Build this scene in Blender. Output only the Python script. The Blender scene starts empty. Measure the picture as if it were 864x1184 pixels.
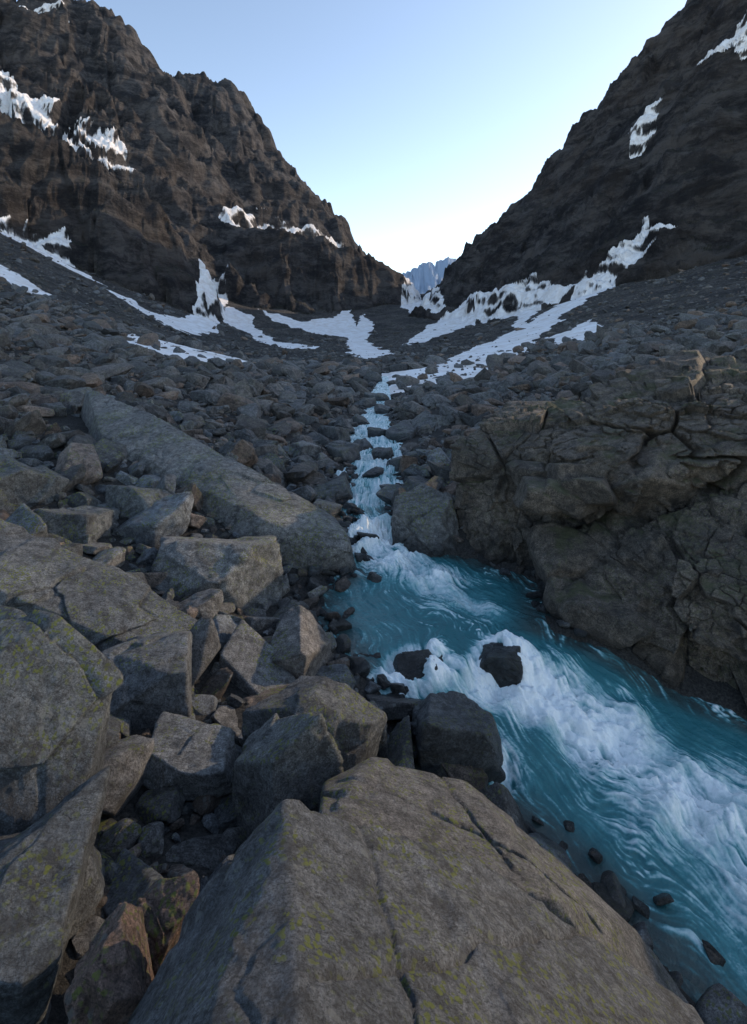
import bpy, bmesh, math, random, time
import numpy as np
from mathutils import Vector, Matrix
T0=time.time()
scene=bpy.context.scene
# ---------------------------------------------------------------- noise
def _perm(seed):
    r=np.random.RandomState(seed); p=r.permutation(256); return np.concatenate([p,p,p])
_PC={}
def perm(seed):
    if seed not in _PC: _PC[seed]=_perm(seed)
    return _PC[seed]
_ang=np.random.RandomState(5).rand(256)*2*np.pi
_GX=np.cos(_ang);_GY=np.sin(_ang)
_g3=np.random.RandomState(6).normal(size=(256,3)); _g3/=np.linalg.norm(_g3,axis=1)[:,None]
def perlin2(x,y,seed=0):
    p=perm(seed); xi=np.floor(x).astype(np.int64); yi=np.floor(y).astype(np.int64)
    xf=x-xi; yf=y-yi; xi&=255; yi&=255
    u=xf*xf*xf*(xf*(xf*6-15)+10); v=yf*yf*yf*(yf*(yf*6-15)+10)
    def g(a,b,dx,dy):
        h=p[p[a]+b]; return _GX[h]*dx+_GY[h]*dy
    n00=g(xi,yi,xf,yf); n10=g(xi+1,yi,xf-1,yf); n01=g(xi,yi+1,xf,yf-1); n11=g(xi+1,yi+1,xf-1,yf-1)
    return ((n00*(1-u)+n10*u)*(1-v)+(n01*(1-u)+n11*u)*v)*1.5
def perlin3(P,seed=0):
    p=perm(seed); I=np.floor(P).astype(np.int64); F=P-I; I&=255
    U=F*F*F*(F*(F*6-15)+10)
    res=0
    for a in (0,1):
        for b in (0,1):
            for c in (0,1):
                h=p[p[p[I[:,0]+a]+I[:,1]+b]+I[:,2]+c]
                G=_g3[h]; d=G[:,0]*(F[:,0]-a)+G[:,1]*(F[:,1]-b)+G[:,2]*(F[:,2]-c)
                w=(U[:,0] if a else 1-U[:,0])*(U[:,1] if b else 1-U[:,1])*(U[:,2] if c else 1-U[:,2])
                res=res+d*w
    return res*1.5
def fbm2(x,y,o=4,seed=0,gain=.5):
    r=0;a=1.;s=0
    for i in range(o):
        r=r+a*perlin2(x*2**i+17.3*i,y*2**i-9.1*i,seed+i); s+=a; a*=gain
    return r/s
def ridged2(x,y,o=4,seed=0,gain=.5):
    r=0;a=1.;s=0
    for i in range(o):
        r=r+a*(1-np.abs(perlin2(x*2**i+7.7*i,y*2**i+3.1*i,seed+i))*2); s+=a; a*=gain
    return r/s
def fbm3(P,o=4,seed=0,gain=.5):
    r=0;a=1.;s=0
    for i in range(o):
        r=r+a*perlin3(P*2**i+11.3*i,seed+i); s+=a; a*=gain
    return r/s
def sstep(a,b,x):
    t=np.clip((x-a)/(b-a),0,1); return t*t*(3-2*t)
# ---------------------------------------------------------------- terrain (z measured from eye level)
WL=np.array([(-8,5.8),(1,5.5),(4,5.2),(5,5.0),(6,4.85),(6.8,4.65),(7.4,4.3),(8.2,4.18),(9.5,4.1),(10.5,4.0),(11,3.85),(11.6,3.68),(12.8,3.6),(16,3.5),(22,3.4),(28,3.3),(37,3.2),(64,3.1),(85,3.1),(120,2.9),(160,2.4),(200,1.2),(250,-1),(300,-4),(400,-16),(500,-33),(650,-58),(1200,-75),(4500,-60)])
XLb=np.array([(-8,9),(1,5.5),(3,3.8),(4.24,2.64),(5,2.09),(5.7,1.5),(6.68,.4),(7.4,-.37),(8.5,-.9),(9.27,-1.04),(9.9,-.3),(11.4,-.57),(12.8,-.94),(16,-.9),(19,-.8),(22,-.85),(26.4,-.8),(31,-.3),(37,-.2),(48,.4),(64,.9),(85,1.6),(120,3.2),(200,9),(350,22),(500,38),(700,58),(1200,108),(4500,300)])
XRb=np.array([(-8,16),(3,11),(5,8.5),(6.5,6),(7.14,4.55),(7.85,3.3),(8.2,2.6),(9.5,2.94),(10.3,2.06),(10.9,.65),(11.8,.42),(14.2,.84),(18.4,.95),(22,.7),(26.4,.7),(31,1.0),(37,1.1),(48,1.3),(64,1.8),(85,3.2),(120,5.2),(200,11),(350,24),(500,40),(700,62),(1200,112),(4500,304)])
def water_level(x,y):
    q=y-.25*(np.clip(x,-1,5)-1.5)*sstep(12,9,y)
    return -np.interp(q,WL[:,0],WL[:,1])
def banks(y): return np.interp(y,XLb[:,0],XLb[:,1]),np.interp(y,XRb[:,0],XRb[:,1])
def sp(a,k): return k*np.logaddexp(0,a/k)
def base_h(x,y,detail=True):
    W=water_level(x,y); xl,xr=banks(y)
    dl=xl-x; dr=x-xr; d=np.maximum(dl,dr)
    ins=sstep(0.05,-.5,d)*sstep(60,35,y)
    k=.3+.05*np.maximum(y,0)
    offL=np.interp(y,[0,40,60,100,200,1000],[0,0,10,32,62,300]); slL=np.interp(y,[0,14,40,60,100,1000],[.26,.22,.16,.25,.45,.5])
    offR=np.interp(y,[0,40,100,300,1000],[0,1,8,20,60]); slR=np.interp(y,[0,8,13,20,40,100,200,400],[.2,.36,.30,.2,.15,.22,.32,.4])
    far=sstep(45,80,y)
    up=slL*(sp(dl-offL,k)-sp(-offL-2*k,k)*(1-far))*np.maximum((dl>0),far)+slR*(sp(dr-offR,k)-sp(-offR-2*k,k)*(1-far))*np.maximum((dr>0),far)
    up=up*(sstep(0,2+.05*np.maximum(y,0),d)*(1-far)+far)
    z=W+up+.12*np.tanh(np.maximum(d,0)/.3)-.55*ins
    yy=np.maximum(y,1)
    lf=sstep(0,.06*yy+.6,d)
    z=z+lf*(fbm2(x/1.3,y/1.3,4,3)*.16*sstep(90,30,y)+fbm2(x/9,y/9,5,9)*.5*sstep(8,50,y))+fbm2(x/55,y/55,5,14)*5*sstep(90,350,y)
    return z
# ridge crests, world metres (x, y, z)
RIDGES=[
 ('main_l',1.25,26,0,np.array([(-900,500,560),(-640,560,520),(-499,600,487),(-430,615,415),(-399,620,385),(-378,650,435),(-321,680,425),(-296,690,392),(-270,700,355),(-255,720,358),(-222,740,376),(-196,750,369),(-171,770,337),(-127,800,269),(-93,830,227),(-50,860,172),(-25,885,132),(20,930,100)],float)),
 ('butt1',1.45,15,0,np.array([(-420,300,235),(-300,310,180),(-216,320,142),(-189,325,128),(-158,335,112),(-140,340,98),(-127,338,80),(-115,335,50)],float)),
 ('butt2',1.35,12,0,np.array([(-175,560,150),(-123,520,118),(-76,530,113),(-27,540,101),(7,550,87),(28,560,69),(45,575,55)],float)),
 ('right_main',1.15,14,1,np.array([(62,640,62),(80,580,80),(123,500,130),(145,480,150),(160,455,170),(200,450,215),(225,450,248),(252,450,275),(304,450,330),(400,400,420),(560,250,480),(700,0,500),(760,-300,480)],float)),
 ('right_front',1.25,11,1,np.array([(92,470,70),(112,410,92),(132,370,108),(154,325,131),(180,305,152),(203,298,174),(260,270,210),(340,200,240),(430,60,250),(480,-200,250)],float)),
 ('far',.7,34,0,np.array([(-100,2500,250),(60,2500,300),(110,2500,325),(187,2500,368),(250,2500,390),(285,2520,400),(375,2550,412),(480,2600,400),(700,2700,460)],float)),
]
def rock_h(x,y):
    wx=x+fbm2(x/80,y/80,4,31)*14; wy=y+fbm2(x/80+40,y/80,4,35)*14
    best=np.full(x.shape,-1e9)
    for n,sl,amp,right,P in RIDGES:
        bz=np.full(x.shape,-1e9); bt=np.zeros(x.shape); bd=np.zeros(x.shape); s0=0
        for a,b in zip(P[:-1],P[1:]):
            ex,ey=b[0]-a[0],b[1]-a[1]; L2=ex*ex+ey*ey; L=math.sqrt(L2)
            t=np.clip(((wx-a[0])*ex+(wy-a[1])*ey)/L2,0,1)
            d=np.hypot(wx-a[0]-t*ex,wy-a[1]-t*ey)
            z=a[2]+t*(b[2]-a[2])-sl*d
            m=z>bz; bz=np.where(m,z,bz); bt=np.where(m,s0+t*L,bt); bd=np.where(m,d,bd); s0+=L
        w=.3+.7*sstep(0,amp*2.5,bd)
        rid=ridged2(x/(amp*4),y/(amp*4),8,70,.58)
        if right:
            gl=ridged2(bd/(amp*1.6)+bt/(amp*14),bt/(amp*11)+bd/(amp*22),5,60,.62)
            g2=ridged2(bt/(amp*2.6),bd/(amp*12),5,64,.6)
            bz=bz+amp*w*((gl-.7)*.95+(g2-.7)*.95)+amp*.8*(rid-.6)
        else:
            gl=ridged2(bt/(amp*3.4)+.4*fbm2(x/60,y/60,2,5),bd/(amp*12),3,60,.55)
            g2=ridged2(bt/(amp*1.2)+.3*fbm2(x/30,y/30,2,6),bd/(amp*6),5,66,.62)
            bz=bz+amp*w*((gl-.75)*1.7+(g2-.7)*.95)+amp*.9*(rid-.62)*(.5+.5*w)
        st=amp*1.6; q=bz/st+fbm2(x/50,y/50,3,90)*1.6; f=q-np.floor(q)
        bz=bz+st*(sstep(.2,.8,f)-f)*.35
        best=np.maximum(best,bz)
    return best
def terrain(x,y):
    b=base_h(x,y); r=rock_h(x,y)
    m=(y>60)|(np.abs(x)>150)
    r=np.where(m,r,-1e3)
    return np.maximum(b,r), sstep(-2,2,r-b)
# ---------------------------------------------------------------- mesh helpers
def new_mesh(name,V,F,smooth=True,attrs=None,mat=None):
    me=bpy.data.meshes.new(name); V=np.asarray(V,np.float32); F=np.asarray(F,np.int32); k=F.shape[1]
    me.vertices.add(len(V)); me.vertices.foreach_set('co',V.ravel())
    me.loops.add(F.size); me.loops.foreach_set('vertex_index',F.ravel())
    me.polygons.add(len(F)); me.polygons.foreach_set('loop_start',np.arange(0,F.size,k,dtype=np.int32))
    me.polygons.foreach_set('loop_total',np.full(len(F),k,np.int32))
    sm=np.full(len(F),bool(smooth)) if np.isscalar(smooth) else smooth
    me.update(calc_edges=True); me.polygons.foreach_set('use_smooth',sm)
    for n,a in (attrs or {}).items():
        a=np.asarray(a,np.float32)
        if a.ndim==1:
            at=me.attributes.new(n,'FLOAT','POINT'); at.data.foreach_set('value',a)
        else:
            at=me.attributes.new(n,'FLOAT_COLOR','POINT')
            if a.shape[1]==3: a=np.concatenate([a,np.ones((len(a),1),np.float32)],1)
            at.data.foreach_set('color',a.ravel())
    ob=bpy.data.objects.new(name,me); scene.collection.objects.link(ob)
    if mat: me.materials.append(mat)
    return ob
def gridf(nr,nc):
    i=np.arange(nr-1)[:,None]*nc+np.arange(nc-1)[None]; i=i.ravel()
    return np.stack([i,i+1,i+nc+1,i+nc],1)
# ---------------------------------------------------------------- node helper
class NB:
    def __init__(s,name):
        s.m=bpy.data.materials.new(name); s.m.use_nodes=True; s.t=s.m.node_tree; s.b=s.t.nodes['Principled BSDF']
        s.geo=s.t.nodes.new('ShaderNodeNewGeometry')
    def n(s,ty,ins=None,**kw):
        nd=s.t.nodes.new(ty)
        for k,v in kw.items(): setattr(nd,k,v)
        for k,v in (ins or {}).items(): s.set(nd.inputs[k],v)
        return nd
    def set(s,inp,v):
        if isinstance(v,bpy.types.NodeSocket): s.t.links.new(v,inp)
        else:
            if isinstance(v,tuple) and len(v)==3 and inp.type=='RGBA': v=v+(1,)
            inp.default_value=v
    def attr(s,name,col=False):
        a=s.n('ShaderNodeAttribute',attribute_name=name); return a.outputs['Color'] if col else a.outputs['Fac']
    def noise(s,scale,detail=4,rough=.55,vec=None,dist=0):
        return s.n('ShaderNodeTexNoise',{'Scale':scale,'Detail':detail,'Roughness':rough,'Distortion':dist,'Vector':vec or s.geo.outputs['Position']}).outputs['Fac']
    def vor(s,scale,feature='F1',out='Distance',vec=None,rnd=1):
        return s.n('ShaderNodeTexVoronoi',{'Scale':scale,'Vector':vec or s.geo.outputs['Position'],'Randomness':rnd},feature=feature).outputs[out]
    def math(s,op,a,b=0.,c=0.,clamp=False):
        nd=s.n('ShaderNodeMath',operation=op,use_clamp=clamp); s.set(nd.inputs[0],a); s.set(nd.inputs[1],b); s.set(nd.inputs[2],c); return nd.outputs[0]
    def mr(s,v,a,b,c=0.,d=1.,smooth=True):
        nd=s.n('ShaderNodeMapRange',interpolation_type='SMOOTHSTEP' if smooth else 'LINEAR')
        for i,x in enumerate((v,a,b,c,d)): s.set(nd.inputs[i],x)
        return nd.outputs[0]
    def mix(s,f,a,b,mode='MIX'):
        nd=s.n('ShaderNodeMix',data_type='RGBA',blend_type=mode); s.set(nd.inputs['Factor'],f); s.set(nd.inputs[6],a); s.set(nd.inputs[7],b); return nd.outputs[2]
    def bump(s,h,strength,dist,normal=None):
        d={'Height':h,'Strength':strength,'Distance':dist}
        if normal: d['Normal']=normal
        return s.n('ShaderNodeBump',d).outputs['Normal']
    def warp(s,sc,det,amt):
        nn=s.n('ShaderNodeTexNoise',{'Scale':sc,'Detail':det,'Vector':s.geo.outputs['Position']}).outputs['Color']
        m=s.n('ShaderNodeVectorMath',{0:nn},operation='SCALE'); m.inputs['Scale'].default_value=amt
        return s.n('ShaderNodeVectorMath',{0:s.geo.outputs['Position'],1:m.outputs[0]},operation='ADD').outputs[0]
    def nz(s):
        return s.n('ShaderNodeSeparateXYZ',{0:s.geo.outputs['Normal']}).outputs['Z']
def rock_material(name,c1,c2,lichen=.5,moss=.0,scale=1.0,bd=.05):
    b=NB(name)
    big=b.noise(1.1*scale,5,.65); mid=b.noise(9*scale,8,.75); fine=b.noise(60*scale,6,.8)
    col=b.mix(b.mr(big,.35,.65),c1,c2)
    col=b.mix(1.0,col,b.attr('tint',True),'MULTIPLY')
    m=b.mr(mid,.35,.65,.55,1.45); f=b.mr(fine,.36,.64,.3,1.7,False)
    mm=b.math('MULTIPLY',b.math('MULTIPLY',m,f),b.mr(b.vor(95*scale),.12,.30,.4,1.05))
    g=b.n('ShaderNodeCombineColor',{0:mm,1:mm,2:mm}).outputs[0]
    col=b.mix(1.0,col,g,'MULTIPLY')
    col=b.mix(b.math('MULTIPLY',b.mr(b.noise(2.3*scale,6,.65,dist=.8),.60,.72),.22),col,(.12,.078,.052))
    nz=b.nz(); up=b.mr(nz,-.1,.6)
    wet=b.attr('wet'); dry=b.math('SUBTRACT',1.,wet,clamp=True)
    wv=b.warp(9.*scale,4.,.10/scale)
    ln=b.math('MULTIPLY',b.mr(b.vor(26*scale,vec=wv),.46,.30),b.mr(b.noise(1.5*scale,6,.7),.46,.57))
    ln=b.math('MULTIPLY',b.math('MULTIPLY',ln,b.math('MULTIPLY',up,dry)),lichen)
    col=b.mix(ln,col,(.155,.185,.035))
    ln2=b.math('MULTIPLY',b.mr(b.vor(13*scale,vec=wv),.36,.25),b.mr(b.noise(2.4*scale,4,.65),.50,.58))
    col=b.mix(b.math('MULTIPLY',b.math('MULTIPLY',ln2,dry),lichen*.75),col,(.21,.225,.22))
    dk=b.math('MULTIPLY',b.mr(b.noise(3.3*scale,8,.78,dist=.5),.53,.61),.6)
    col=b.mix(dk,col,(.024,.025,.027))
    sm=b.n('ShaderNodeMapping',{'Vector':b.warp(2.*scale,4.,.35/scale),'Rotation':(.5,.3,.6),'Scale':(.7*scale,9*scale,3*scale)}).outputs[0]
    seam=b.noise(1.,6,.65,vec=sm)
    sl_=b.mr(b.math('ABSOLUTE',b.math('SUBTRACT',seam,.5)),.0,.012)
    col=b.mix(b.mr(sl_,0,1,.45,0.),col,(.02,.019,.018))
    if moss:
        mo=b.math('MULTIPLY',b.math('MULTIPLY',b.mr(b.noise(1.3*scale,7,.72),.50,.62),b.mr(nz,.25,.8)),moss)
        col=b.mix(b.math('MULTIPLY',mo,dry),col,(.068,.082,.028))
    col=b.mix(b.math('MULTIPLY',wet,.75),col,(.012,.014,.015))
    b.set(b.b.inputs['Base Color'],col)
    b.set(b.b.inputs['Roughness'],b.mr(wet,0.,1.,.7,.2,False))
    b.b.inputs['Specular IOR Level'].default_value=.45
    h=b.math('ADD',b.math('MULTIPLY',b.noise(26*scale,10,.85),1.1),b.math('MULTIPLY',b.noise(6*scale,6,.65),.9))
    h=b.math('ADD',h,b.math('ADD',b.math('MULTIPLY',sl_,.25),b.math('MULTIPLY',seam,.6)))
    b.set(b.b.inputs['Normal'],b.bump(h,1.,bd/scale))
    return b.m
M_boulder=rock_material('granite_boulder',(.092,.102,.113),(.155,.166,.175),.95)
M_scree=rock_material('scree_rock',(.076,.077,.079),(.132,.128,.122),.3)
M_outcrop=rock_material('outcrop_rock',(.080,.073,.065),(.160,.140,.118),.25,.7,.8,.06)
def terrain_material():
    b=NB('mountain_ground')
    rock=b.attr('rock'); near=b.attr('near')
    nz=b.nz()
    st=b.n('ShaderNodeMapping',{'Vector':b.geo.outputs['Position'],'Rotation':(0,math.radians(-40),0),'Scale':(.03,.03,.07)}).outputs[0]
    strat=b.noise(1.,12,.78,vec=st,dist=.3)
    n1=b.noise(.016,6,.6); n2=b.noise(.3,9,.78)
    rc=b.mix(b.mr(strat,.40,.60),(.026,.027,.031),(.150,.141,.137))
    rc=b.mix(b.math('MULTIPLY',b.mr(n1,.42,.60),.3),rc,(.105,.080,.062))
    rc=b.mix(b.math('MULTIPLY',b.mr(b.noise(.05,9,.75),.5,.58),.65),rc,(.022,.023,.028))
    rc=b.mix(b.math('MULTIPLY',b.mr(nz,.62,.85),b.mr(n2,.45,.6)),rc,(.060,.062,.045))
    sc=b.mix(b.mr(b.noise(.06,5,.6),.4,.6),(.052,.051,.050),(.100,.093,.085))
    sv=b.n('ShaderNodeSeparateColor',{0:b.vor(.9,out='Color')}).outputs[0]
    v2=b.n('ShaderNodeSeparateColor',{0:b.vor(2.6,out='Color')}).outputs[0]
    k=b.math('MULTIPLY',b.mr(sv,0,1,.6,1.45,False),b.mr(v2,0,1,.6,1.4,False))
    k=b.math('MULTIPLY',k,b.mr(b.noise(9.,6,.75),.3,.7,.55,1.45,False))
    g=b.n('ShaderNodeCombineColor',{0:k,1:k,2:k}).outputs[0]
    sc=b.mix(1.,sc,g,'MULTIPLY')
    sc=b.mix(b.math('MULTIPLY',b.mr(b.noise(.11,6,.7),.52,.64),.45),sc,(.048,.053,.03))
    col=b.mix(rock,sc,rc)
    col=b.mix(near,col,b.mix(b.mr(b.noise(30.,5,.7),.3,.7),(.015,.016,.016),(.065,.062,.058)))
    hz=b.attr('haze_paint')
    col=b.mix(hz,col,b.mix(b.mr(hz,.4,.8),(.12,.15,.19),(.42,.52,.64)))  # aerial haze painted into the base colour, bluer and paler with distance
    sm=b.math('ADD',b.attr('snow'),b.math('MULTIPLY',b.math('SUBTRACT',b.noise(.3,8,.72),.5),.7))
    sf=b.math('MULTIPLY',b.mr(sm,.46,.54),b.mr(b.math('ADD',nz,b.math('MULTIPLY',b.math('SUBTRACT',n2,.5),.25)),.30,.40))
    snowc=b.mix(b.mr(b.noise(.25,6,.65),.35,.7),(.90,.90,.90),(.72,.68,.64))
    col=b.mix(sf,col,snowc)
    b.set(b.b.inputs['Base Color'],col); b.set(b.b.inputs['Roughness'],.9)
    b.b.inputs['Specular IOR Level'].default_value=.2
    hr=b.math('ADD',b.math('MULTIPLY',strat,9.),b.math('MULTIPLY',n2,3.5))
    hs=b.math('ADD',b.math('MULTIPLY',b.vor(.9),-.9),b.math('MULTIPLY',b.vor(2.6),-.4))
    hs=b.math('ADD',hs,b.math('MULTIPLY',b.noise(1.2,8,.75),1.2))
    hn=b.noise(18.,6,.7)
    def fm(f,x,y):
        nd=b.n('ShaderNodeMix',{'Factor':f},data_type='FLOAT'); b.set(nd.inputs[2],x); b.set(nd.inputs[3],y); return nd.outputs[0]
    h=fm(sf,fm(near,fm(rock,hs,hr),b.math('MULTIPLY',hn,.06)),b.math('MULTIPLY',b.noise(.5,4,.6),.8))
    b.set(b.b.inputs['Normal'],b.bump(h,1.,1.))
    return b.m
M_ter=terrain_material()
ys=np.concatenate([np.linspace(-7,14,200,endpoint=False),np.geomspace(14,100,260,endpoint=False),np.geomspace(100,1000,860,endpoint=False),np.geomspace(1000,4400,90)])
us=np.concatenate([np.linspace(-1.7,-.72,80,endpoint=False),np.linspace(-.72,.72,1040,endpoint=False),np.linspace(.72,1.7,80)])
Yg=np.repeat(ys[:,None],len(us),1); Xg=(us[None]*(Yg+8)).ravel(); Yg=Yg.ravel()
Zg,rock=terrain(Xg,Yg)
# perennial snow patches: outlines on the ground plan, metres
SNOW=['1,62 7,64 17,112 41,170 94,263 107,255 124,254 127,237 128,234 117,236 105,237 81,209 58,172 40,126 27,94 18,66 8,38 0,36 1,46',
'11,216 30,332 45,371 61,362 72,359 79,319 86,310 91,287 91,275 90,275 102,264 100,258 90,266 81,268 44,168 48,193 73,278 59,322 36,262 22,238',
'-27,61 -21,72 -14,60 -12,61 -11,50 -11,40 -11,34 -15,36 -20,44',
'-150,530 -137,560 -128,600 -88,618 -38,665 -20,640 -60,575 -76,535 -110,545 -131,528',
'-110,350 -135,470 -125,475 -95,340 -90,320 -70,250 -58,180 -66,178 -88,215 -88,250 -100,310',
'-97,345 -110,420 -85,385 -65,320 -45,255 -20,203 -27,188 -38,200 -65,285 -90,335',
'-97,461 -82,429 -52,404 -32,434 -28,491 -21,496 -12,381 -9,471 0,382 -3,252 6,160 -1,113 -7,157 -15,308 -36,324 -71,386',
'-365,545 -324,520 -296,518 -296,492 -318,480 -350,485',
'-312,520 -282,518 -240,528 -222,515 -228,492 -266,484 -298,482',
'23,500 30,560 46,575 55,545 50,420 50,376 41,390',
'-188,270 -178,286 -164,294 -150,285 -150,274 -165,270',
'-192,272 -185,281 -168,285 -140,264 -120,252 -141,253 -158,256',
'-77,104 -77,114 -65,103 -46,84 -47,77 -64,90',
'20,64 32,100 52,131 39,93 25,66',
'146,316 155,335 174,350 176,332 160,312',
'190,286 201,340 230,345 222,318 202,286',
'-106,242 -80,202 -56,168 -60,162 -90,203 -112,232',
'-390,600 -360,640 -345,625 -370,590']
def inpoly(px,py,P):
    c=np.zeros(px.shape,bool); n=len(P)
    for i in range(n):
        x1,y1=P[i];x2,y2=P[(i+1)%n]
        if y1==y2: continue
        c^=((y1>py)!=(y2>py))&(px<(x2-x1)*(py-y1)/(y2-y1)+x1)
    return c
snow=np.zeros(len(Xg)); wx=Xg+fbm2(Xg/14,Yg/14,5,201)*4*sstep(20,150,Yg); wy=Yg+fbm2(Xg/14+9,Yg/14,5,207)*6*sstep(20,150,Yg)
for s in SNOW:
    P=[tuple(map(float,q.split(','))) for q in s.split()]
    snow=np.maximum(snow,inpoly(wx,wy,P))
ter=new_mesh('valley_terrain',np.stack([Xg,Yg,Zg],1),gridf(len(ys),len(us)),True,{'rock':rock,'snow':snow,'near':sstep(45,12,Yg),'haze_paint':sstep(1200,2300,Yg)*.75+sstep(300,1200,Yg)*.22},M_ter)
# ---------------------------------------------------------------- rocks
_ico={}
def ico(k):
    if k not in _ico:
        bm=bmesh.new(); bmesh.ops.create_icosphere(bm,subdivisions=k,radius=1)
        _ico[k]=(np.array([v.co[:] for v in bm.verts]),np.array([[v.index for v in f.verts] for f in bm.faces])); bm.free()
    return _ico[k]
def planes_radius(D,N,d,p):
    q=np.maximum(D@N.T/d,1e-6); m=q.max(1,keepdims=True)
    return 1/(m[:,0]*((q/m)**p).sum(1)**(1/p))
def unit_rock(seed,k,p=50,rough=.05):
    r=np.random.RandomState(seed); D,F=ico(k)
    box=np.concatenate([np.eye(3),-np.eye(3)])+r.normal(size=(6,3))*.24
    ex=r.normal(size=(11,3)); N=np.concatenate([box,ex]); N/=np.linalg.norm(N,axis=1)[:,None]
    d=np.concatenate([r.uniform(.55,.85,6),r.uniform(.72,1.0,11)])
    R=planes_radius(D,N,d,p); V=D*R[:,None]
    if k>=3:
        V*= (1+rough*fbm3(V*2.2+seed,5,seed%50,.55)[:,None]*1.6)
    return V,F
EXCL=[(-7.2,14.2,1.3,1.3),(-6,13.4,1.2,1.2),(-4.8,12.7,1.2,1.1),(-3.6,12,1.2,1.1),(-2.4,11.3,1.2,1.1),(-1.3,10.4,1.1,1.0)]
def finish(V):
    wl=water_level(V[:,0],V[:,1]); xl,xr=banks(V[:,1])
    d=np.maximum(xl-V[:,0],V[:,0]-xr)
    n=fbm2(V[:,0]*3,V[:,1]*3,3,22)*.08
    return sstep(.26,.06,V[:,2]-wl+n)*sstep(.7,.2,d)
def add_rock_obj(name,V,F,mat,tint=(1,1,1),wetmin=0.):
    t=np.tile(np.array(tint,np.float32),(len(V),1))
    return new_mesh(name,V,F,True,{'tint':t,'wet':np.maximum(finish(V),wetmin)},mat)
def cellular(V,D2,seed,size,amp,tilt=.3,aniso=(1,1,1.6),rot=(.3,.2,.5),crackw=.05,warp=.25,cd=.9):
    """fractured-block relief: each joint-bounded block is pushed in/out and tilted"""
    R=np.array((Matrix.Rotation(rot[0],3,'X')@Matrix.Rotation(rot[1],3,'Y')@Matrix.Rotation(rot[2],3,'Z')))
    W=(V+np.stack([fbm3(V*.9/size*.6+7*i,3,i+3) for i in range(3)],1)*size*warp)@R.T*np.array(aniso)/size
    I=np.floor(W).astype(int)
    h=lambda A,s:(np.abs(np.sin(A[...,0]*127.1+A[...,1]*311.7+A[...,2]*74.7+s*19.19+seed*3.1)*43758.5453)%1)
    f1=np.full(len(V),1e9);f2=np.full(len(V),1e9); off=np.zeros(len(V)); tl=np.zeros((len(V),3)); loc=np.zeros((len(V),3))
    for a in (-1,0,1):
        for b in (-1,0,1):
            for c in (-1,0,1):
                J=I+np.array([a,b,c]); C=J+np.stack([h(J,1),h(J,2),h(J,3)],1)*.8+.1
                df=W-C; d=np.abs(df).max(1)*.75+.25*np.linalg.norm(df,axis=1)
                m=d<f1
                f2=np.where(m,f1,np.minimum(f2,d)); 
                off=np.where(m,h(J,4)*2-1,off); f1=np.where(m,d,f1)
                tl=np.where(m[:,None],np.stack([h(J,5),h(J,6),h(J,7)],1)*2-1,tl); loc=np.where(m[:,None],df,loc)
    ck=sstep(0,crackw,f2-f1)
    disp=(off*amp+(tl*loc).sum(1)*tilt*amp*2)*ck-(1-ck)*amp*cd
    return V+D2*disp[:,None]
def hull_rock(name,pts,seed,k=6,p=90,rough=.05,cells=(),cracks=(),mat=None,tint=(1,1,1),excl=True,addobj=True,fr=1.,wet=0.):
    P=np.array([((x),(y),(-h)) for x,y,h in pts],float)
    lo,hi=P.min(0),P.max(0); c=P.mean(0)*.5+(lo+hi)*.25; e=(hi-lo)/2
    U=(P-c)/e
    bm=bmesh.new(); vs=[bm.verts.new(u) for u in U]
    bmesh.ops.convex_hull(bm,input=vs); bm.normal_update()
    N=[];dd=[]
    for f in bm.faces:
        n=np.array(f.normal[:]); q=n@np.array(f.verts[0].co[:])
        if q<0: n=-n;q=-q
        N.append(n);dd.append(max(q,.05))
    bm.free(); N=np.array(N);dd=np.array(dd)
    D,F=ico(k)
    R=planes_radius(D,N,dd,p); V=c+D*R[:,None]*e
    D2=D/e; D2/=np.linalg.norm(D2,axis=1)[:,None]
    for i,(sz,am,an,rt) in enumerate(cells): V=cellular(V,D2,seed+i,sz,am,.35,an,rt)
    V=V+D2*((fbm3(V*1.1*fr+seed,7,seed%40,.55)*rough*2.0)[:,None])
    V=V+D2*(((np.abs(fbm3(V*4+seed,4,7,.6)))*-rough*.55)[:,None])
    for (a,bb,wd,dp) in cracks:
        a=np.array(a,float);bb=np.array(bb,float); t=bb-a;L=np.linalg.norm(t);t/=L
        q=V[:,:2]-a; s=q@t; o=q[:,0]*-t[1]+q[:,1]*t[0]+fbm3(V*2.2+3,4,9)*.10
        V=V+D2*(-dp*np.exp(-(o/wd)**2)*sstep(-.1,.15,s)*sstep(L+.1,L-.15,s))[:,None]
    if excl: EXCL.append((c[0],c[1],e[0],e[1]))
    if addobj: return add_rock_obj(name,V,F,mat or M_boulder,tint,wet)
    return V,F
def boulder(name,px,Y,top,w,d,h,rot,seed,tint=(1,1,1),tilt=0,k=6,wet=0.,mat=None,p=80):
    V,F=unit_rock(seed,k,p,.02); V=V*np.array([w,d,h])/2/np.array([.76,.76,.76])
    V=V@np.array(Matrix.Rotation(math.radians(tilt),3,'Y')).T@np.array(Matrix.Rotation(math.radians(rot),3,'Z')).T
    n=V/np.linalg.norm(V,axis=1)[:,None]
    V=cellular(V+seed,n,seed,w*.55,.03*w,.5,(1,1,1.3),(.4,.3,.2*seed),.06,.2,.35)-seed
    V=V+n*(fbm3(V*3+seed,7,seed%30,.6)*.035-np.abs(fbm3(V*6+seed,4,3,.6))*.02)[:,None]
    V[:,0]+=px; V[:,1]+=Y; V[:,2]+=-top-V[:,2].max()
    EXCL.append((px,Y,w/2,d/2))
    return add_rock_obj(name,V,F,mat or M_boulder,tint,wet)
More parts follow.
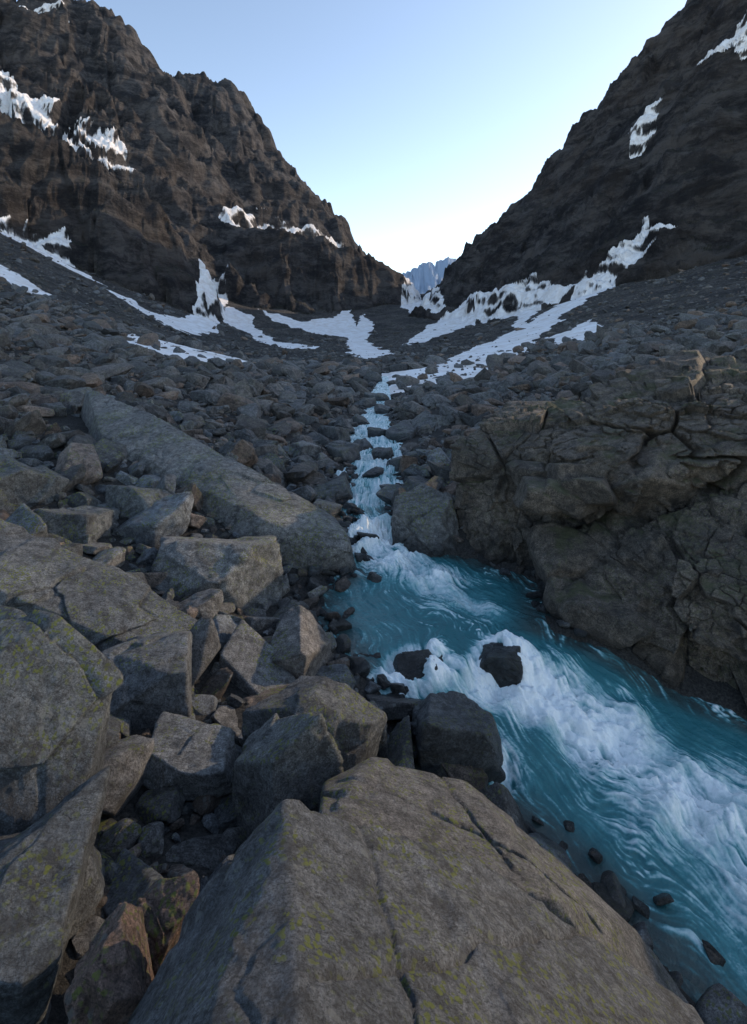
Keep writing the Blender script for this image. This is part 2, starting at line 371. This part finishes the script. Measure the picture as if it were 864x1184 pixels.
hull_rock('foreground_boulder',[(-.5,3.14,2.55),(-.95,3.0,2.95),(-1.3,2.45,3.3),(.68,3.42,3.15),(1.91,3.35,3.95),(2.2,3.2,4.4),(-.9,.3,2.55),(.1,.1,2.2),(1.9,.3,3.3),(-1.2,3.2,4.6),(2.5,3.3,5.6),(-.5,3.5,5.0),(-1.7,.3,4.7),(2.7,.3,5.6),(-1.7,2.4,4.9)],11,8,160,.026,cells=((1.3,.03,(1,1,1),(.4,.2,.7)),(.5,.008,(1,1,1),(.1,.5,.7))),cracks=(((-.2,2.2),(1.5,3.5),.02,.05),((-.1,3.3),(.35,1.4),.015,.03)),tint=(1.0,1.0,1.0))
hull_rock('foreground_slab',[(-.4,4.43,3.5),(0,4.7,3.5),(.79,4.75,3.72),(1.46,4.5,4.1),(2.05,4.27,4.5),(2.42,4.2,5.0),(-.35,3.5,3.05),(1.23,3.6,3.6),(-.55,4.4,5.2),(.8,4.9,5.4),(2.6,4.2,5.6),(-.5,3.3,5.2),(2.5,3.0,5.5)],23,7,120,.025,cells=((1.1,.03,(1,1,1),(.1,.2,.3)),),cracks=(((-.3,4.3),(1.6,3.8),.02,.05),((.5,4.8),(1.0,3.6),.015,.04)),tint=(1.08,.99,.91))
hull_rock('boulder',[(-7.9,15.2,1.2),(-5.2,13.4,1.7),(-.75,10.7,3.3),(-.45,10.0,3.4),(-6.3,12.8,2.05),(-2.0,9.9,3.1),(-.5,9.65,3.65),(-.12,9.95,4.5),(-1.6,9.45,4.5),(-2.5,9.5,4.3),(-6.9,12.9,3.7),(-8.2,15,3),(-.5,11,4.5)],31,8,140,.035,cells=((1.6,.05,(1,1,1),(.5,.2,-.6)),(.6,.015,(1,1,1),(.5,.2,-.6))),tint=(1.38,1.28,1.15),excl=False)
boulder('boulder',-2.45,8.6,2.95,1.75,1.3,1.1,20,41,(1.4,1.34,1.25),8)
boulder('boulder',-1.0,6.95,3.45,.86,.9,.9,-20,42,(1.38,1.2,1.05),15)
boulder('boulder',-2.4,5.85,3.12,1.1,.95,.85,30,43,(1.0,1.0,1.0),-10)
hull_rock('boulder',[(-5.2,7.6,2.35),(-3.4,7.2,2.85),(-1.9,6.7,3.45),(-2.2,6.2,3.6),(-4.2,6.3,2.8),(-5.2,6.4,2.5),(-2.0,6.3,4.2),(-5.3,6.2,3.9),(-5.3,7.7,3.9)],55,7,120,.04,cells=((.9,.04,(1,1,1),(.5,.2,-.6)),),tint=(1.0,1.0,.97))
hull_rock('boulder',[(-3.4,4.6,2.05),(-2.5,4.4,2.15),(-2.0,4.35,2.6),(-2.0,4.0,3.0),(-2.15,3.75,3.35),(-3.4,3.6,2.6),(-2.1,4.2,3.6),(-3.6,3.5,3.8),(-3.5,4.8,3.6)],57,7,90,.035,cells=((.9,.03,(1,1,1),(.5,.7,-.6)),),tint=(.85,.88,.88))
boulder('boulder',-2.05,3.15,2.95,.75,.7,.7,10,45,(.82,.86,.86),5)
boulder('boulder',-1.67,5.0,3.5,.9,.65,.36,-15,46,(1.55,1.5,1.42),5)
boulder('boulder',-.8,4.7,3.0,.66,.62,.95,35,47,(1.12,1.1,1.04),-8)
boulder('boulder',-.55,5.35,3.28,1.0,.8,.85,-10,48,(.8,.8,.79),0)
boulder('boulder',-.1,6.1,3.95,.45,.45,.4,10,49,(.9,.83,.77),10)
boulder('boulder',-1.32,2.85,2.98,.38,.45,.55,25,50,(1.6,1.02,.75),-20)
boulder('boulder',-1.25,3.3,3.2,.34,.3,.5,-30,51,(1.55,.98,.72),20)
boulder('boulder',-5.1,9.1,2.55,1.5,1.2,.9,15,52,(1.0,1.0,.97),0)
boulder('boulder',-4.2,10.2,2.5,1.5,1.1,.8,-20,53,(1.1,1.1,1.04),8)
boulder('boulder',-6.4,9.6,1.95,1.6,1.3,.9,-10,54,(1.0,1,.96),8)
boulder('river_boulder',.93,6.35,4.02,.95,.7,.9,-10,60,(.9,.92,.92),6,wet=.3)
boulder('river_boulder',.55,7.35,4.1,.5,.45,.45,10,61,(.6,.6,.6),0,wet=.6)
boulder('river_boulder',.65,6.0,4.5,.5,.4,.4,30,62,(.6,.6,.6),0,wet=.6)
boulder('river_boulder',1.72,7.6,4.13,.55,.45,.6,75,68,(.7,.72,.7),0,wet=.7)
boulder('river_boulder',.15,7.0,4.45,.3,.3,.3,75,69,(.7,.72,.7),0,wet=.7)
boulder('river_boulder',.85,7.5,4.2,.3,.25,.3,25,59,(.7,.72,.7),0,wet=.7)
boulder('river_boulder',-.15,7.6,4.2,.4,.35,.4,30,64,(.6,.6,.6),0,wet=.6)
boulder('river_boulder',-.95,13.1,3.15,1.0,.9,.8,10,65,(.85,.85,.82),0,wet=.2)
boulder('river_boulder',.05,15.2,3.3,.55,.6,.5,10,66,(.7,.7,.7),0,wet=.5)
for i,(x,y,s,h) in enumerate([(.35,17.2,.5,3.15),(-.35,18.6,.6,3.1),(-.9,17.0,1.0,2.95),(.9,16.2,.9,3.1),(1.2,13.0,1.0,3.1),(.15,21,.6,3.1),(-.6,24,.8,2.95),(.45,27.5,.8,2.9),(-1.4,20,1.1,2.8),(1.0,20.5,1.1,2.8),(.3,33,1.0,2.75),(-.5,30,1.0,2.8),(.5,13.6,.4,3.4),(-.5,12.4,.35,3.5)]):
    boulder('river_boulder',x,y,h,s*1.2,s,s*1.1,37*i,80+i,(.8,.79,.76),0,k=5,wet=.25)
hull_rock('bank_boulder',[(.42,11.3,3.05),(1.0,11.6,2.85),(1.6,11.2,3.0),(.4,10.95,3.3),(1.3,10.6,3.3),(.35,10.95,4.4),(1.2,10.4,4.5),(1.8,10.5,4.4),(1.9,12,4.3),(.5,12,4.3)],67,6,90,.05,tint=(1.25,1.16,1.06),cells=((.7,.03,(1,1,1),(.5,.7,-.6)),))
oc=[]
C1=((1.25,.18,(1,1,.8),(.15,.25,.5)),(.5,.07,(1,1,1.3),(.3,-.2,.9)),(.22,.025,(1,1,1.3),(.5,-.2,.9)))
C2=((1.5,.30,(1,1,1.0),(.15,-.25,.4)),(.62,.13,(1,1,1.3),(.3,-.2,.9)),(.25,.035,(1,1,1.3),(.5,-.2,.9)))
oc.append(hull_rock('',[(1.6,11.2,2.15),(3.2,13,1.25),(4.3,12.2,1.25),(3.5,10.3,1.85),(1.45,11,4.2),(2.0,10.15,4.5),(3.3,9.7,4.6),(2.6,10.3,2.35),(4.6,10,4.6),(4.6,13,4)],71,8,120,.03,C1,addobj=False))
oc.append(hull_rock('',[(4.0,12.6,1.2),(5.4,13,.8),(8.6,13,.0),(12,13,-.6),(3.4,10.1,2.0),(4.3,9.4,2.2),(5.7,9.0,1.9),(9,9,1.0),(3.3,10.1,4.5),(4.3,9.4,4.6),(12,9,4),(12,14,4),(4,13,4)],72,8,120,.03,C2,addobj=False))
oc.append(hull_rock('',[(3.2,9.3,3.5),(4.3,9.2,2.85),(5.8,8.7,2.35),(8,8.5,1.9),(3.35,8.35,4.0),(4.5,7.9,3.6),(5.0,7.5,3.5),(7,7,3.2),(2.65,8.3,4.7),(2.7,9.2,4.6),(3.3,7.8,5),(4.7,7.1,5.4),(8,6.4,5.5),(8,10,5)],73,8,120,.03,C2,addobj=False))
rs=np.random.RandomState(8)
for i in range(120):
    x=rs.uniform(2.9,10); y=rs.uniform(8.0,16); s=rs.uniform(.2,.95)*rs.uniform(.5,1)
    if y<9.4: topz=-(3.9-.30*(x-3.3)-.5*(y-8))-.1
    else: topz=-(2.3-.27*(min(y,13)-9.6)-.13*(x-4))
    if y>13.3: topz=-9
    topz=max(min(topz,.0),base_h(np.array([x]),np.array([y]))[0])
    V,F=unit_rock(300+i,5,50,.05); V=V*np.array([s*rs.uniform(.8,1.5),s,s*rs.uniform(.4,.8)])
    V=V@np.array(Matrix.Rotation(rs.uniform(0,6.28),3,'Z')).T@np.array(Matrix.Rotation(rs.uniform(-.4,.4),3,'X')).T
    oc.append((V+np.array([x,y,topz-.25*s]),F))
def merge(lst):
    o=0;VV=[];FF=[]
    for V,F in lst: VV.append(V);FF.append(F+o);o+=len(V)
    return np.concatenate(VV),np.concatenate(FF)
V,F=merge(oc)
tt=1+.45*fbm3(V*.6,3,5)[:,None]*np.array([1,.95,.85])
new_mesh('bedrock_outcrop',V,F,True,{'tint':tt*np.array([1.0,.96,.9]),'wet':finish(V)},M_outcrop)
# --- scattered talus
def scatter(name,samples,k,nshape,mat,flat,seed,warm=.25,sink=.25,onwater=False):
    r=np.random.RandomState(seed); shapes=[unit_rock(seed*100+i,k,50,.05) for i in range(nshape)]
    n=len(samples); F0=shapes[0][1]; nv=len(shapes[0][0])
    xs=np.array([s[0] for s in samples]); yy=np.array([s[1] for s in samples]); rr=np.array([s[2] for s in samples])
    zz=water_level(xs,yy) if onwater else terrain(xs,yy)[0]
    VV=np.empty((n,nv,3),np.float32); TT=np.empty((n,nv,3),np.float32)
    for i in range(n):
        V=shapes[r.randint(nshape)][0]*np.array([r.uniform(.85,1.6),r.uniform(.7,1.1),r.uniform(.35,.8)])*rr[i]
        a=r.uniform(0,6.283); b=r.normal()*.4; c=r.normal()*.4
        Rm=np.array(Matrix.Rotation(a,3,'Z')@Matrix.Rotation(b,3,'X')@Matrix.Rotation(c,3,'Y'))
        VV[i]=V@Rm.T+np.array([xs[i],yy[i],zz[i]+rr[i]*r.uniform(-sink,.35)])
        g=r.uniform(.5,1.4); wv=r.rand()
        TT[i]=g*(np.array([1.35,1.0,.78]) if wv<warm*.35 else np.array([1.07,1,.93]) if wv<.55 else np.array([.97,1,1.02]))
    FF=(F0[None]+(np.arange(n)*nv)[:,None,None]).reshape(-1,3); V=VV.reshape(-1,3)
    return new_mesh(name,V,FF,flat,{'tint':TT.reshape(-1,3),'wet':finish(V)},mat)
rs=np.random.RandomState(3); acc=np.zeros((0,3))
def excluded(x,y,s=.9):
    for cx,cy,ex,ey in EXCL:
        if ((x-cx)/(ex*s+.02))**2+((y-cy)/(ey*s+.02))**2<1: return True
    return False
lst=[]
for rad,tries in ((.46,200),(.30,650),(.21,2200),(.14,4800),(.09,8000),(.055,9000)):
    ymax=18 if rad>.2 else (16 if rad>.1 else (12 if rad>.06 else 8))
    for _ in range(tries):
        y=rs.uniform(1.8,ymax); x=rs.uniform(-.78*(y+1),.78*(y+1)); r_=rad*rs.uniform(.75,1.3)
        xl,xr=banks(y); d=max(xl-x,x-xr)
        if d<-.1*rad-(.25 if rad<.12 else 0) : continue
        if x>xr and y<8 : continue
        if excluded(x,y,.8 if rad<.2 else 1.0): continue
        if len(lst):
            A=acc[:len(lst)]
            if np.any((A[:,0]-x)**2+(A[:,1]-y)**2<((A[:,2]+r_)*.66)**2): continue
        if len(acc)<=len(lst): acc=np.concatenate([acc,np.zeros((2000,3))])
        acc[len(lst)]=(x,y,r_); lst.append((x,y,r_))
bigs=[s for s in lst if s[2]>.18]; smalls=[s for s in lst if s[2]<=.18]
scatter('talus_boulders',bigs,5,20,M_boulder,True,1,.4)
scatter('talus_stones',smalls,3,24,M_boulder,False,2,.8)
# wet stones along the waterline
shore=[]
while len(shore)<150:
    y=rs.uniform(4.6,16); xl,xr=banks(y)
    if rs.rand()<.72: x=xl+rs.uniform(-.1,.42)*(1 if rs.rand()<.8 else 1.6)
    else:
        if y<8.2: continue
        x=xr-rs.uniform(-.1,.2)
    shore.append((x,y,rs.uniform(.05,.17)))
scatter('shore_stones',shore,4,16,M_boulder,True,9,.3,.35,True)
def midset(n,y0,y1):
    out=[]
    while len(out)<n:
        y=math.exp(rs.uniform(math.log(y0),math.log(y1))); x=rs.uniform(-.8,.8)*y
        xl,xr=banks(y); d=max(xl-x,x-xr)
        if y<60 and d<-.05 and rs.rand()>.04: continue
        if excluded(x,y,1): continue
        r_=(.07+.0032*y)*min(rs.pareto(2.0)+.5,6)*.8
        if d<0: r_=min(r_,.35)
        if d<.6 and r_>.45: continue
        out.append((x,y,min(r_,1.2)))
    return out
SP=[[tuple(map(float,q.split(','))) for q in s.split()] for s in SNOW]
def off_snow(L,keepfrac=.1):
    A=np.array(L); keep=np.ones(len(A),bool)
    for P in SP: keep&=~(inpoly(A[:,0],A[:,1],P)&(rs.rand(len(A))>keepfrac))
    return [l for l,k in zip(L,keep) if k]
scatter('scree_boulders',midset(6500,12,32),3,24,M_scree,False,4,.4)
scatter('scree_boulders',off_snow(midset(12000,26,85)),2,24,M_scree,False,6,.4)
far=[]
while len(far)<15000:
    y=math.exp(rs.uniform(math.log(70),math.log(340))); x=rs.uniform(-.75,.75)*y
    far.append((x,y,.0016*y*min(rs.pareto(2.2)+.5,6)*.8))
fa=np.array(far); _,rk=terrain(fa[:,0],fa[:,1])
far=off_snow([f for f,q in zip(far,rk<.3) if q],.06)
scatter('scree_field',far,2,16,M_scree,False,5,.3)
# ---------------------------------------------------------------- water
yw=np.concatenate([np.arange(1.2,12,.013),np.geomspace(12,60,400)])
nc=420
xl,xr=banks(yw); xl2=xl-.5; xr2=np.minimum(xr+.5,xl2+7.5)
tcol=np.linspace(0,1,nc)
Xw=(xl2[:,None]+(xr2-xl2)[:,None]*tcol[None]).ravel(); Yw=np.repeat(yw,nc)
CL=np.array([(7.5,-1),(6.2,1.5),(5.0,3.2),(4.1,4.8),(3.2,6.2),(2.5,7.1),(1.9,8.0),(1.3,9.0),(.6,10.1),(0,11),(-.15,12.8),(0,15),(.1,18),(-.1,24),(.4,31),(.6,45),(1.5,64)])
T=np.linspace(0,len(CL)-1,160); CX=np.interp(T,range(len(CL)),CL[:,0]); CY=np.interp(T,range(len(CL)),CL[:,1])
TX=np.gradient(CX);TY=np.gradient(CY); l=np.hypot(TX,TY);TX/=-l;TY/=-l
def vel(x,y):
    w=np.exp(-((x[:,None]-CX)**2+(y[:,None]-CY)**2)/(2*.9**2))+1e-9
    s=w.sum(1); vx=(w@TX)/s; vy=(w@TY)/s
    e=.02
    f=lambda a,b: perlin2(a/1.3,b/1.3,77)*1.4+.38*perlin2(a/.55,b/.55,78)+.12*perlin2(a/.24,b/.24,79)+.03*perlin2(a/.1,b/.1,80)
    A=.26*sstep(14,9,y)+.04
    cx=(f(x,y+e)-f(x,y-e))/(2*e)*A; cy=-(f(x+e,y)-f(x-e,y))/(2*e)*A
    return vx+cx,vy+cy
gx=np.linspace(-3,14,600); gy=np.linspace(0,62,2000); GX,GY=np.meshgrid(gx,gy); vxg=np.empty(GX.size);vyg=np.empty(GX.size)
for i in range(0,GX.size,60000):
    vxg[i:i+60000],vyg[i:i+60000]=vel(GX.ravel()[i:i+60000],GY.ravel()[i:i+60000])
vxg=vxg.reshape(GX.shape);vyg=vyg.reshape(GX.shape)
def samp(g,x,y):
    fx=np.clip((x+3)/17*599,0,598.99);fy=np.clip(y/62*1999,0,1998.99); i=fx.astype(int);j=fy.astype(int);fx-=i;fy-=j
    return (g[j,i]*(1-fx)+g[j,i+1]*fx)*(1-fy)+(g[j+1,i]*(1-fx)+g[j+1,i+1]*fx)*fy
def lic(scale,seed,steps,dt):
    tot=np.zeros(len(Xw)); W=0
    for sgn in (1,-1):
        x=Xw.copy();y=Yw.copy()
        for i in range(steps):
            wgt=.5+.5*math.cos(math.pi*i/steps)
            tot+=wgt*(perlin2(x/scale,y/scale,seed)+.5*perlin2(x/scale*2.3,y/scale*2.3,seed+1)); W+=wgt
            vx=samp(vxg,x,y);vy=samp(vyg,x,y); x=x+sgn*dt*vx; y=y+sgn*dt*vy
    return tot/W
lc=lic(.035,90,9,.016); la=lic(.085,91,11,.032); lb=lic(.26,92,11,.07)
la/=la.std(); lb/=lb.std(); lc/=lc.std()
G=[(0,11.1,.8,1.1,1.15),(.4,10.3,.75,.65,1.1),(.9,9.7,1.0,.7,.8),(1.3,8.9,1.2,.8,.55),(2.0,7.6,.5,.4,1.1),(2.3,7.2,.6,.6,1.2),(1.35,7.25,.4,.4,.9),(2.8,6.7,.9,.7,1.1),(3.4,6.0,1.1,.8,.95),(3.9,5.2,1.1,.9,.85),(4.5,4.4,1.2,.9,.78),(5.2,3.6,1.3,1.0,.75)]
fb=np.zeros(len(Xw))+.2
for x,y,rx,ry,a in G: fb=np.maximum(fb,a*np.exp(-((Xw-x)/rx)**2-((Yw-y)/ry)**2))
fb=np.maximum(fb,.66*sstep(11.5,12.8,Yw)+.2*fbm2(Xw*1.2,Yw*.5,3,33))
fb=fb+.36*fbm2(Xw*1.2,Yw*1.2,5,133,.6)
for bx,by,br in ((1.72,7.6,.32),(.93,6.35,.58),(.55,7.35,.32),(.85,7.5,.18),(.15,7.0,.18)):
    fb=fb+.5*np.exp(-((np.hypot(Xw-bx,Yw-by)-br)/.13)**2)*(Yw<by+.6)
fb=fb+.6*np.exp(-((Xw-2.0)/.35)**2-((Yw-7.15)/.3)**2)
xlw,xrw=banks(Yw)
rap=sstep(.3,1.0,fb)
bil=np.abs(fbm2(Xw*3.5,Yw*3.5,5,51,.62))
patch=.6+.8*sstep(-.3,.4,fbm2(Xw*1.7+3,Yw*1.7,3,300))
foam=sstep(.0,1.3,fb*1.05+(.085*la+.07*lb+.085*lc)*patch-.07-rap*(bil*.6-.12))
Zw=water_level(Xw,Yw)
fd=sstep(40,12,Yw)
Zw=Zw+(lb*(.006+.010*rap)+la*(.003+.006*rap)+lc*.002*rap)*(.1+.9*fd)+fbm2(Xw*1.6,Yw*1.6,4,40)*(.05+.32*rap)*fd+rap*fd*((.2-bil)*.13)
Zw=Zw-.05*sstep(.05,.5,np.maximum(xlw-Xw,Xw-xrw))
b=NB('torrent_water')
fo=b.attr('foam'); pn=b.noise(20.,9,.8,dist=.3); fo2=b.math('ADD',fo,b.math('MULTIPLY',b.math('MULTIPLY',b.math('SUBTRACT',pn,.5),1.3),b.math('ADD',fo,.06)))
deep=b.mix(b.mr(b.attr('depth'),0.,1.),(.035,.055,.055),(.026,.135,.155))
deep=b.mix(b.mr(fo2,.0,.4),deep,(.085,.30,.335))
col=b.mix(b.mr(fo2,.2,.95,smooth=False),deep,(.85,.90,.91))
b.set(b.b.inputs['Base Color'],col); b.set(b.b.inputs['Roughness'],b.mr(fo2,.1,.6,.06,.55,False))
b.b.inputs['IOR'].default_value=1.33
hh=b.math('ADD',b.math('MULTIPLY',b.noise(14.,4,.6,dist=.6),1.),b.math('MULTIPLY',b.noise(45.,5,.7),.6))
b.set(b.b.inputs['Normal'],b.bump(hh,.5,.04))
dep=sstep(0,.9,np.minimum(Xw-xlw,xrw-Xw))
new_mesh('river_water',np.stack([Xw,Yw,Zw],1),gridf(len(yw),nc),True,{'foam':foam,'depth':dep},b.m)
# ---------------------------------------------------------------- sky, sun, camera
w=bpy.data.worlds.new('World'); scene.world=w; w.use_nodes=True
nt=w.node_tree; bg=nt.nodes['Background']; sk=nt.nodes.new('ShaderNodeTexSky'); sk.sky_type='NISHITA'; sk.sun_disc=False
EL,AZ=20,63
sk.sun_elevation=math.radians(EL); sk.sun_rotation=math.radians(AZ); sk.altitude=1500; sk.dust_density=1.2; sk.air_density=1.0; sk.ozone_density=1.0
gm=nt.nodes.new('ShaderNodeVectorMath'); gm.operation='MULTIPLY'; gm.inputs[1].default_value=(2.65,2.36,2.12)
nt.links.new(sk.outputs[0],gm.inputs[0]); nt.links.new(gm.outputs[0],bg.inputs[0]); bg.inputs[1].default_value=.15
sl=bpy.data.lights.new('sun','SUN'); sl.energy=3.4; sl.angle=math.radians(.5); sl.color=(1,.76,.52)
so=bpy.data.objects.new('sun',sl); scene.collection.objects.link(so)
e,a=math.radians(EL),math.radians(AZ)
so.rotation_euler=Vector((-math.sin(a)*math.cos(e),-math.cos(a)*math.cos(e),-math.sin(e))).to_track_quat('-Z','Y').to_euler()
cam=bpy.data.cameras.new('camera'); co=bpy.data.objects.new('camera',cam); scene.collection.objects.link(co)
co.rotation_euler=(math.radians(90),0,0); cam.sensor_fit='HORIZONTAL'; cam.sensor_width=36; cam.lens=36*640/864; cam.shift_y=-192/864
cam.clip_start=.05; cam.clip_end=10000; scene.camera=co
scene.view_settings.view_transform='Standard'; scene.view_settings.look='None'; scene.view_settings.exposure=0
